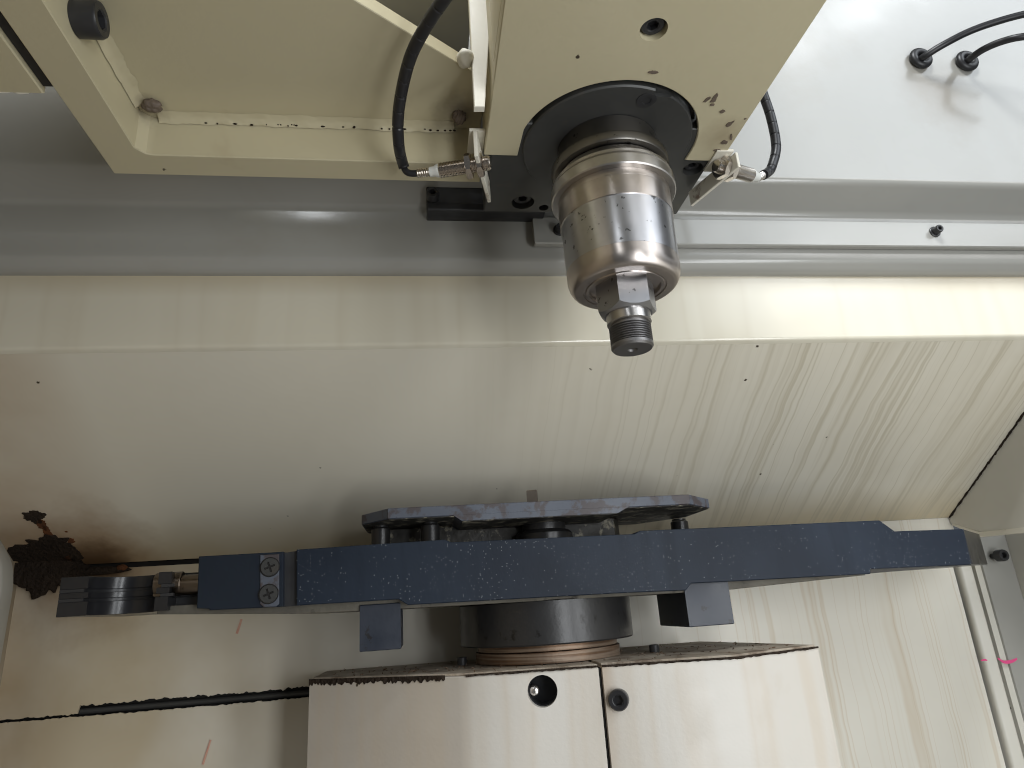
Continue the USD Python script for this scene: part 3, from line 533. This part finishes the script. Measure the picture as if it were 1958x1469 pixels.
single('paint_chips', join(*[chip(*c_) for c_ in chips]), M['chip'], 'dark chipped spots in the cream paint right of the nose', 'paint chips', kind='stuff', smooth=False)

# ---------------------------------------------------------------- spindle
def onaxis_z(y):          # height on the spindle axis seen at image row y
    lo_, hi_ = 0.0, 1.0
    for _ in range(50):
        mid = 0.5 * (lo_ + hi_); q = RM @ A(XS, YS, mid); r = PC[1] + FPX * q[1] / q[2]
        lo_, hi_ = (lo_, mid) if r < y else (mid, hi_)
    return mid
def L0(prof, n=96):
    m = lathe(prof, n); m.apply_translation((XS, YS, 0)); return m
T = Thing('spindle_chuck', 'bright steel spindle chuck pointing down with hex nut and threaded stud', 'spindle')
T.add('collar', L0([(0.0425, 0.3725), (0.0425, 0.3545), (0.0435, 0.3535), (0.0497, 0.3520), (0.0500, 0.3510), (0.0500, 0.3455), (0.0490, 0.3440), (0.040, 0.3440)]), M['steel_worn'], label='dark mottled drive collar')
T.add('taper_flange', L0([(0.038, 0.3439), (0.0440, 0.3430), (0.0490, 0.3360), (0.0505, 0.3345), (0.0505, 0.3320), (0.0492, 0.3312), (0.0492, 0.3300), (0.0522, 0.3290), (0.0524, 0.3275), (0.0524, 0.3205), (0.0516, 0.3195), (0.047, 0.3193)]), M['steel'])
T.add('sleeve', L0([(0.0468, 0.3192), (0.0470, 0.3140), (0.0468, 0.3134), (0.0471, 0.3128), (0.0471, 0.2964), (0.0467, 0.2957)]), M['steel_warm'])
T.add('body', L0([(0.0466, 0.2956), (0.0462, 0.2950), (0.0456, 0.2545)]), M['steel_spot'])
fil = [(0.0455 - 0.0065 * (1 - math.cos(t)), 0.2480 - 0.0115 * math.sin(t)) for t in np.linspace(0, math.pi / 2, 10)]
T.add('nose_ring', L0([(0.0456, 0.2544), (0.0455, 0.2480)] + fil[1:] + [(0.0335, 0.2362), (0.0330, 0.2374), (0.0318, 0.2374), (0.0312, 0.2362), (0.0290, 0.2364), (0.0284, 0.2398), (0.01, 0.2400)]), M['steel_warm'])
tc = math.atan2(-YS, -XS); R6 = 0.0240; th0 = tc - math.radians(12)
hexp = [(R6 * math.cos(th0 + k * math.pi / 3), R6 * math.sin(th0 + k * math.pi / 3)) for k in range(6)]
nut = tm(mf(place(prism(hexp, 0.0330, 0), A(XS, YS, 0.2135), A(1, 0, 0), A(0, 1, 0), A(0, 0, 1))) ^ mf(L0([(0.0190, 0.2135), (0.0250, 0.2180), (0.0250, 0.247)])))
T.add('hex_nut', nut, M['steel_nut'], smooth=25)
T.add('stud_shoulder', L0([(0.0176, 0.2136), (0.0176, 0.2062), (0.0168, 0.2055), (0.0150, 0.2050)]), M['steel'])
th = [(0.0150, 0.2055)]; z = 0.2035
th += [(0.0150, 0.2045)]
while z > 0.1895:
    th += [(0.0150, z), (0.0166, z - 0.0007), (0.0166, z - 0.0010), (0.0150, z - 0.0017)]; z -= 0.0019
th += [(0.0166, z), (0.0166, z - 0.0022), (0.0152, z - 0.0040), (0.0040, z - 0.0040), (0.0034, z - 0.0022)]
T.add('threaded_stud', L0(th), M['steel_thread']); T.build()

# ---------------------------------------------------------------- proximity sensors
def sensor(o, ax, cable_pts, label, blabel, nut_at, tip, wrap):
    """o: point on the barrel axis at the bracket, ax: unit direction away from the spindle"""
    ax = unit(ax); r = 0.0064; t = Thing('proximity_sensor', label, 'sensor')
    s, prof = -tip, [(r * 0.8, -tip), (r * 0.92, -tip + 0.001)]
    s = -tip + 0.0015
    while s < 0.030: prof += [(r * 0.92, s), (r, s + 0.0005), (r, s + 0.0007), (r * 0.92, s + 0.0012)]; s += 0.0013
    prof += [(r * 0.92, s), (r * 0.8, s + 0.001)]
    t.add('threaded_barrel', on_axis(lathe(prof, 36), o, ax), M['chrome'])
    for a in nut_at:
        hx = prism([(0.0112 * math.cos(k * math.pi / 3 + .2), 0.0112 * math.sin(k * math.pi / 3 + .2)) for k in range(6)], 0.0052, 0)
        hx = tm(mf(hx) ^ mf(lathe([(0.0098, 0.0), (0.0114, 0.0009), (0.0114, 0.0043), (0.0098, 0.0052)], 36)) - mf(lathe([(r * 0.93, -0.01), (r * 0.93, 0.02)], 32)))
        t.add('lock_nut', on_axis(hx, o + ax * a, ax), M['chrome'], smooth=25)
    e = o + ax * s
    t.add('sensor_cap', on_axis(lathe([(0.0056, 0), (0.0056, 0.002), (0.0044, 0.0045), (0.0042, 0.0085)], 32), e, ax), M['white_plastic'])
    e2 = e + ax * 0.0085
    P = spline([e2] + cable_pts, 14); L = np.concatenate([[0], np.cumsum(np.linalg.norm(np.diff(P, axis=0), axis=1))])
    k = int(np.searchsorted(L, 0.011)); ps = np.linspace(0, L[k], 60); Q = np.column_stack([np.interp(ps, L, P[:, i]) for i in range(3)])
    t.add('strain_relief', tube(Q, 0.0033 + 0.0006 * np.abs(np.sin(ps * math.pi / 0.0019)), 18), M['chrome'], smooth=True)
    k0 = int(np.searchsorted(L, 0.009)); k1 = int(np.searchsorted(L, wrap))
    t.add('cable', tube(P[k0:k1 + 3], 0.0029, 16), M['black'], smooth=True)
    ps = np.arange(L[k1], L[-1], 0.0006); Q = np.column_stack([np.interp(ps, L, P[:, i]) for i in range(3)])
    t.add('cable_sleeve', tube(Q, 0.0047 - 0.0005 * (np.mod(ps, 0.0135) < 0.0009), 18), M['black'], smooth=True)
    t.build()
# left bracket: bent plate hung from the head's side
def bracket(pn, pf, zt, zb_n, zb_f, th, flange_to, label):
    pn, pf = A(*pn), A(*pf); d = unit(A(pf[0] - pn[0], pf[1] - pn[1], 0)); n = A(-d[1], d[0], 0); L = np.linalg.norm(pf[:2] - pn[:2])
    m = prism([(0, zt), (L, zt), (L, zb_f), (0, zb_n)][::-1], th, 0.0004)
    t = Thing('sensor_bracket', label, 'bracket'); t.add('plate', place(m, A(pn[0], pn[1], 0) - n * th / 2, d, A(0, 0, 1), np.cross(d, A(0, 0, 1))), M['bracket'])
    fx = sorted([pn[0], flange_to])
    t.add('flange', box(fx[0] - 0.0012, fx[1], pn[1], pn[1] + 0.03, zt, zt + 0.003, 0.0004), M['bracket'])
    return t
zbL = 0.3535
pn = onz(903, 300, zbL); pf = onz(929, 388, zbL)
b = bracket((pn[0], pn[1]), (pf[0], pf[1]), 0.3795, zbL, zbL, 0.0032, 0.0602, 'thin bent white bracket holding the left sensor'); b.build()
dL = unit(A(pf[0] - pn[0], pf[1] - pn[1], 0)); nL = A(-dL[1], dL[0], 0)
oL = onz(907, 316, 0.3585)
cp = [ony(782, 331, oL[1] + 0.012), ony(770, 312, oL[1] + 0.008), onz(762, 270, 0.366), onz(763, 205, 0.378), onz(783, 115, 0.386), onz(818, 45, 0.388), onz(866, -25, 0.388), onz(905, -80, 0.388)]
sensor(oL, nL + A(0, 0, -0.02), cp, 'left threaded sensor with black cable curving up in front of the wing', '', (0.0022, -0.0074), 0.014, 0.024)
zbR = 0.357
pn = onz(1409, 318, zbR); pf = onz(1318, 393, zbR)
b = bracket((pn[0], pn[1]), (pf[0], pf[1]), 0.3725, zbR, zbR, 0.0032, HX1 - 0.01, 'dirty slanted bracket under the right corner of the head'); b.build()
dR = unit(A(pf[0] - pn[0], pf[1] - pn[1], 0)); nR = A(dR[1], -dR[0], 0)
oR = onz(1388, 322, 0.366)
cp = [ony(1468, 330, oR[1] + 0.028), ony(1476, 318, oR[1] + 0.03), ony(1484, 280, oR[1] + 0.03), ony(1474, 225, oR[1] + 0.03), ony(1456, 170, oR[1] + 0.03), ony(1440, 110, oR[1] + 0.03)]
sensor(oR, nR, cp, 'right threaded sensor with black cable rising behind the head', '', (0.0022, -0.0074), 0.012, 0.016)

# ---------------------------------------------------------------- black bar on the column
T = Thing('black_bar', 'black steel bar with one socket screw below the wing rim', 'bar')
yb = 0.6135; zb0 = ony(818, 402, yb)[2]; xb0, xb1 = ony(816, 400, yb)[0], 0.14
T.add('bar', prism_yz(fillet([(0.638, zb0 + 0.002), (0.627, zb0), (yb + 0.0005, zb0), (yb - 0.001, zb0 + 0.008), (yb, zb0 + 0.009), (yb, zb0 + 0.03), (0.638, zb0 + 0.03)], 0.003, 4), xb0, xb1, 0.001), M['black_oxide'])
c = ony(827, 379, yb); T.add('socket_screw', cap_screw(c, (0, -1, 0), 0.0064, 0.012), M['black_oxide']); T.build()

# ---------------------------------------------------------------- housing below
ZT = -0.060
plan = [(-0.1245, 0.812), (0.0395, 0.7150), (0.1715, 0.700), (0.304, 0.673), (0.4124, 0.712), (0.3963, 0.7747), (0.3600, 0.90), (-0.1210, 0.9036)]
T = Thing('arm_housing', 'beige faceted arm housing with round hole and seam below the swing arm', 'housing')
sx = 0.1715
lp = [plan[0], plan[1], (0.1702, 0.7003), (0.1702, 0.90), plan[7]]
rp = [(0.1738, 0.6992), plan[3], plan[4], plan[5], plan[6], (0.1738, 0.90)]
left = prism_xy(lp, -1.2, ZT - 0.0025, 0.0012)
h = ony(1039, 1321, 0.71); nrm = unit(A(-(0.7275 - 0.700), -(0.1715 - 0.0395), 0))
hp = h + A(0, 0.004, 0)
well = on_axis(lathe([(0.0147, -0.05), (0.0147, 0.03)], 48), hp, -nrm)
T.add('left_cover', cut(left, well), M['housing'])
T.add('right_cover', prism_xy(rp, -1.2, ZT - 0.002, 0.0012), M['housing_right'])
T.add('core', prism_xy([(0.165, 0.706), (0.179, 0.703), (0.179, 0.89), (0.165, 0.89)], -1.19, ZT - 0.004, 0), M['void'])
T.add('top_plate', prism_xy([(plan[0][0] + .003, plan[0][1] + .003), (plan[1][0], plan[1][1] + .003), (0.1702, 0.7035), (0.1702, 0.8998), (plan[7][0] + .003, plan[7][1] - .003)], ZT - 0.0024, ZT, 0.0006), M['housing_top'])
T.add('top_plate', prism_xy([(0.1740, 0.7028), (plan[3][0], plan[3][1] + .003), (plan[4][0] - .003, plan[4][1] + .001), (plan[5][0] - .003, plan[5][1]), (plan[6][0] - .003, plan[6][1] - .003), (0.1740, 0.8998)], ZT - 0.0019, ZT + 0.0006, 0.0006), M['housing_top'])
bowl = on_axis(cut(lathe([(0.0146, 0), (0.0146, 0.028)], 40), lathe([(0.0136, 0.004), (0.0136, 0.04)], 40)), hp + (-nrm) * 0.0295 * 1.0 + nrm * 0.0, nrm)
T.add('well', bowl, M['black'])
gn = ony(1024, 1321, 0.722)
T.add('grease_nipple', on_axis(lathe([(0.0052, 0), (0.0052, 0.008), (0.0040, 0.009), (0.0040, 0.010), (0.0022, 0.0105), (0.0022, 0.0125), (0.0012, 0.0134)], 32), gn + A(0, 0.008, 0), nrm), M['chrome'])
T.add('cover_screw', cap_screw(ony(1184, 1337, 0.698) , unit(A(-0.4, -1, 0)), 0.0098, 0.010), M['black_oxide'], label='black socket screw left on the right cover face')
for px, py in ((884, 1272), (1252, 1248)):
    p = onz(px, py, ZT); T.add('top_screw', cap_screw(p, (0, 0, 1), 0.0056, 0.0085), M['black_oxide'])
# ragged grime along the top edges
def fringe(a, b, dens, depth, seed, out):
    a, b = A(*a), A(*b); d = b - a; Lg = np.linalg.norm(d); d /= Lg; x, t = jag(0, Lg, 0.15 * depth, depth, max(6, int(Lg * dens)), seed, 0.8)
    P = [(xi, -ti) for xi, ti in zip(x, t)] + [(Lg, 0.0012), (0, 0.0012)]
    m = prism(P, 0.0009, 0); return place(m, A(a[0], a[1], ZT - 0.0022) + A(d[1], -d[0], 0) * 0.0001, A(d[0], d[1], 0), A(0, 0, 1), A(d[1], -d[0], 0))
T.add('edge_grime', fringe(plan[0], (plan[0][0] * .12 + plan[1][0] * .88, plan[0][1] * .12 + plan[1][1] * .88), 500, 0.0062, 4, 1), M['crud'], smooth=False, label='dark ragged grime along the left top edge')
T.add('edge_grime', fringe(plan[1], (0.1702, 0.7003), 300, 0.0013, 5, 1), M['crud'], smooth=False)
T.add('edge_grime', fringe((0.1738, 0.6992), plan[3], 300, 0.0016, 6, 1), M['crud'], smooth=False)
T.add('edge_grime', fringe(plan[3], plan[4], 300, 0.0016, 7, 1), M['crud'], smooth=False)
T.build()
# chips on top of the housing
ch_ = []
for i in range(260):
    p = A(rng.uniform(-0.11, 0.39), rng.uniform(0.70, 0.89), ZT + 0.0009)
    if Polygon(plan).buffer(-0.006).contains(__import__('shapely').geometry.Point(p[0], p[1])) and not (abs(p[0] - sx) < .003):
        m = trimesh.creation.box(extents=(rng.uniform(.001, .005), rng.uniform(.0004, .0009), 0.0006)); m.apply_transform(trimesh.transformations.rotation_matrix(rng.uniform(0, 6), (rng.normal() * .3, rng.normal() * .3, 1))); m.apply_translation(p); ch_.append(m)
single('metal_chips', join(*ch_), M['copper'], 'fine metal chips scattered over the top of the housing', 'metal chips', kind='stuff', smooth=False)

# ---------------------------------------------------------------- swing arm
YA, YB = 0.71, 0.89
T = Thing('swing_arm', 'long blue black steel swing arm with clamp plate, hub and left gripper jaw', 'tool changer arm')
beam = XZ([(567, 1051), (850, 1032), (864, 1037), (1214, 1021), (1224, 1015), (1682, 995), (1711, 1016), (1843, 1011.5), (1858, 1080), (1665, 1088.5), (1665, 1097.5), (1376, 1113), (1322, 1115.5), (1312, 1129), (1200, 1133.5), (780, 1157), (762, 1146), (567, 1158)], YA)
T.add('beam', prism_xz(beam, YA, YB, 0.0007), M['speck'], smooth=25)
x1a, z1a = ony(1843, 1011.5, YA)[[0, 2]]; x1b, z1b = ony(1858, 1080, YA)[[0, 2]]; x2, z2 = ony(1872, 1020, 0.81)[[0, 2]]; x2b, z2b = ony(1887, 1080, 0.81)[[0, 2]]
xe = 0.5 * (x1a + x1b); ze0, ze1 = z1b + 0.0004, z1a - 0.0004
T.add('beam_end', prism_xy([(xe - 0.02, YA + 0.0006), (xe + 0.001, YA + 0.0006), (x2, 0.81), (x2, YB - 0.01), (xe - 0.02, YB - 0.01)], ze0, ze1, 0.0006), M['filler'])
slab = XZ([(300, 1175), (567, 1174), (700, 1168), (1385, 1129), (1655, 1100), (1655, 1085), (300, 1160)], YA + 0.012)
T.add('lower_deck', prism_xz(slab, YA + 0.012, YB - 0.012, 0.0006), M['deck'])
blk = XZ([(380, 1064), (541.5, 1055), (541, 1160), (400, 1167), (400, 1164.5), (376, 1163.5)], YA)
T.add('clamp_block', prism_xz(blk, YA, YB, 0.0007), M['arm'], smooth=25)
grv = XZ([(541, 1056), (568, 1052), (568, 1158), (541, 1160)], YA)
T.add('groove', prism_xz(grv, YA + 0.008, YB - 0.01, 0), M['black_oxide'])
scp = XZ([(498, 1062), (534, 1060), (534, 1155), (528, 1160), (505, 1161), (498, 1155)], YA)
sp = T.add('screw_plate', prism_xz(scp, YA - 0.0016, YA + 0.001, 0.0004), M['plate'], label='small worn cover plate with two cross screws')
for px, py in ((516, 1084.5), (513.5, 1136)):
    c = ony(px, py, YA - 0.0016); r = 0.0086
    head = lathe([(r, 0), (r, 0.0012), (r * 0.94, 0.0018)], 40)
    cr = [on_axis(box(-0.0052, 0.0052, -0.00105, 0.00105, 0.0004, 0.004, 0), (0, 0, 0), (0, 0, 1))]
    m = cr[0].copy(); m.apply_transform(trimesh.transformations.rotation_matrix(math.pi / 2, (0, 0, 1))); cr.append(m)
    hd = cut(head, *cr); hd.apply_transform(trimesh.transformations.rotation_matrix(0.35, (0, 0, 1)))
    T.add('cross_screw', on_axis(hd, c, (0, -1, 0)), M['flange'], parent=sp)
    xx_ = join(box(-0.0050, 0.0050, -0.0009, 0.0009, 0.0003, 0.0006, 0), box(-0.0009, 0.0009, -0.0050, 0.0050, 0.0003, 0.00065, 0)); xx_.apply_transform(trimesh.transformations.rotation_matrix(0.35, (0, 0, 1)))
    T.add('cross_shade', on_axis(xx_, c, (0, -1, 0)), M['void'], parent=sp)  # dark inlay paints the shade of a deeper slot into the cross
    T.add('screw_recess', on_axis(lathe([(r * 1.12, 0), (r * 1.12, 0.0003)], 40), c, (0, -1, 0)), M['void'], parent=sp)
# jaw and pin
jx0, jx1 = ony(111, 1150, YA)[0], ony(378, 1150, YA)[0]; jz0, jz1 = 0.0175, 0.0535
jcx = ony(232, 1150, YA)[0]
def jawpoly(r):
    t0 = math.acos(0.0)
    a = np.linspace(math.pi, 0, 40); pts = [(jcx + r * math.cos(t), YA + 0.004 + r * math.sin(t)) for t in a]
    return [(jx0, YA)] + [(jcx - r, YA)] + pts + [(jcx + r, YA), (jcx + r + 0.012, YA), (jx1 - 0.03, YA + 0.03), (jx1, YA + 0.03), (jx1, YB), (jx0, YB - 0.03)]
h_ = jz1 - jz0
for k, (f0, f1, r) in enumerate(((0, .36, .030), (.36, .44, .0345), (.44, .60, .0305), (.60, .68, .0345), (.68, 1.0, .0315))):
    T.add('jaw', prism_xy(jawpoly(r), jz0 + f0 * h_, jz0 + f1 * h_ - 0.00005, 0.0004 if f1 - f0 > .1 else 0), M['jaw'] if f1 - f0 > .1 else M['black_oxide'])
p0 = ony(299, 1118, YA + 0.018); p1 = ony(381, 1114, YA + 0.018)
T.add('jaw_pin', join(on_axis(lathe([(0.0105, 0), (0.0112, 0.0008), (0.0112, 0.024), (0.0105, 0.025)], 40), p0, (1, 0, 0)), on_axis(lathe([(0.0098, 0), (0.0098, 0.025)], 40), p0 + A(0.0252, 0, -0.002), (1, 0, 0)), box(p0[0], p0[0] + 0.02, YA + 0.012, YA + 0.04, p0[2] - 0.012, p0[2] + 0.0095, 0.001)), M['pin'])
# clamp plate on top
YP = 0.73
zt_, zn_, zk_ = 0.1079, 0.0963, 0.0908
xpl, xpr = ony(742, 972, YP)[0], ony(1318, 955, YP)[0]; xtl, xtr = ony(692, 990, 0.775)[0], ony(1355, 960, 0.775)[0]
hexa = [(xpl, YP), (xpr, YP), (xtr, 0.775), (xtr, 0.85), (xpr - 0.01, 0.905), (xpl + 0.01, 0.905), (xtl, 0.85), (xtl, 0.772)]
cpz = T.add('clamp_plate', prism_xy(hexa, zn_ + 0.0004, zt_, 0.0007), M['plate'], label='worn long clamp plate on pillars above the beam')
pad = XZ([(866, 989), (883, 996), (1183, 986), (1203, 972)], YP)
T.add('pad', prism_xz([(pad[0][0], zn_ + 0.0010), (pad[1][0], zk_), (pad[2][0], zk_), (pad[3][0], zn_ + 0.0010)], YP + 0.0001, 0.90, 0.0002), M['plate'], parent=cpz)
T.add('underside', prism_xy(list(map(tuple, inset(np.array(hexa), 0.002))), zn_ - 0.0004, zn_ + 0.0002, 0), M['oily'], parent=cpz)
T.add('underside', prism_xz([(pad[1][0] + 0.001, zk_ - 0.0006), (pad[2][0] - 0.001, zk_ - 0.0006), (pad[2][0] - 0.001, zk_ - 0.0001), (pad[1][0] + 0.001, zk_ - 0.0001)], YP + 0.002, 0.898, 0), M['oily'], parent=cpz)
for (px, py, y, r) in ((728, 1020, 0.785, 0.0105), (823, 1015, 0.775, 0.0105), (1299, 1003, 0.872, 0.0115)):
    c = ony(px, py, y); m = lathe([(r, 0.05), (r, zn_ - 0.004), (r * 0.8, zn_ - 0.002), (r * 0.8, zn_)], 32); m.apply_translation((c[0], c[1], 0)); T.add('pillar', m, M['filler'])
c = ony(1040, 1018, 0.80); m = lathe([(0.034, 0.05), (0.034, 0.0780), (0.031, 0.0815), (0.026, 0.083), (0.026, zk_)], 48); m.apply_translation((c[0], 0.80, 0)); T.add('pivot_boss', m, M['filler'])
xc0, xc1 = ony(716, 1015, 0.83)[0], ony(1182, 1000, 0.83)[0]
T.add('carrier', prism_xy([(xc0 + 0.012, 0.815), (xc1 - 0.01, 0.815), (xc1, 0.83), (xc1, 0.885), (xc0, 0.885), (xc0, 0.83)], 0.058, zn_ - 0.0006, 0.001), M['oily'])
c = ony(1018, 955, 0.775)
m = lathe([(0.0082, zt_), (0.0082, zt_ + 0.0012), (0.0072, zt_ + 0.0018), (0.0082, zt_ + 0.0026), (0.0072, zt_ + 0.0034), (0.0080, zt_ + 0.0042), (0.0070, zt_ + 0.005)], 32); m.apply_translation((c[0], c[1], 0))
sq = prism([(0.0086 * math.cos(k * math.pi / 2 + 0.55), 0.0086 * math.sin(k * math.pi / 2 + 0.55)) for k in range(4)], 0.0145, 0.0006); sq.apply_translation((c[0], c[1], zt_ + 0.0048))
T.add('adjusting_screw', join(m, sq), M['pin'], label='square headed steel screw on the plate')
# blocks hanging under the arm
q = XZ([(689, 1150), (766, 1148), (766, 1241), (689, 1245)], 0.725); xs_ = [p[0] for p in q]
T.add('stop_block', box(min(xs_), max(xs_), 0.7195, 0.80, -0.0332, 0.0108, 0.0008), M['block'])
q = XZ([(1316, 1120), (1388, 1117), (1388, 1203), (1316, 1206)], 0.725); xs_ = [p[0] for p in q]
T.add('stop_block', box(min(xs_), max(xs_), 0.7195, 0.812, -0.0332, 0.0165, 0.0008), M['block'])
T.build()
HXc = ony(1043, 1190, 0.82)[0]
T = Thing('arm_hub', 'black cylindrical hub with copper brown foot between arm and housing', 'hub')
m = lathe([(0.0985, 0.0040), (0.1000, 0.0030), (0.1000, -0.0390), (0.0985, -0.0405), (0.08, -0.0405)], 120); m.apply_translation((HXc, 0.82, 0)); T.add('hub_drum', m, M['filler'])
m = lathe([(0.080, -0.0406), (0.0805, -0.0412), (0.0805, -0.0470), (0.078, -0.0478), (0.083, -0.0482), (0.083, -0.0590)], 96); m.apply_translation((HXc, 0.82, 0)); T.add('foot_ring', m, M['copper'])
T.build()
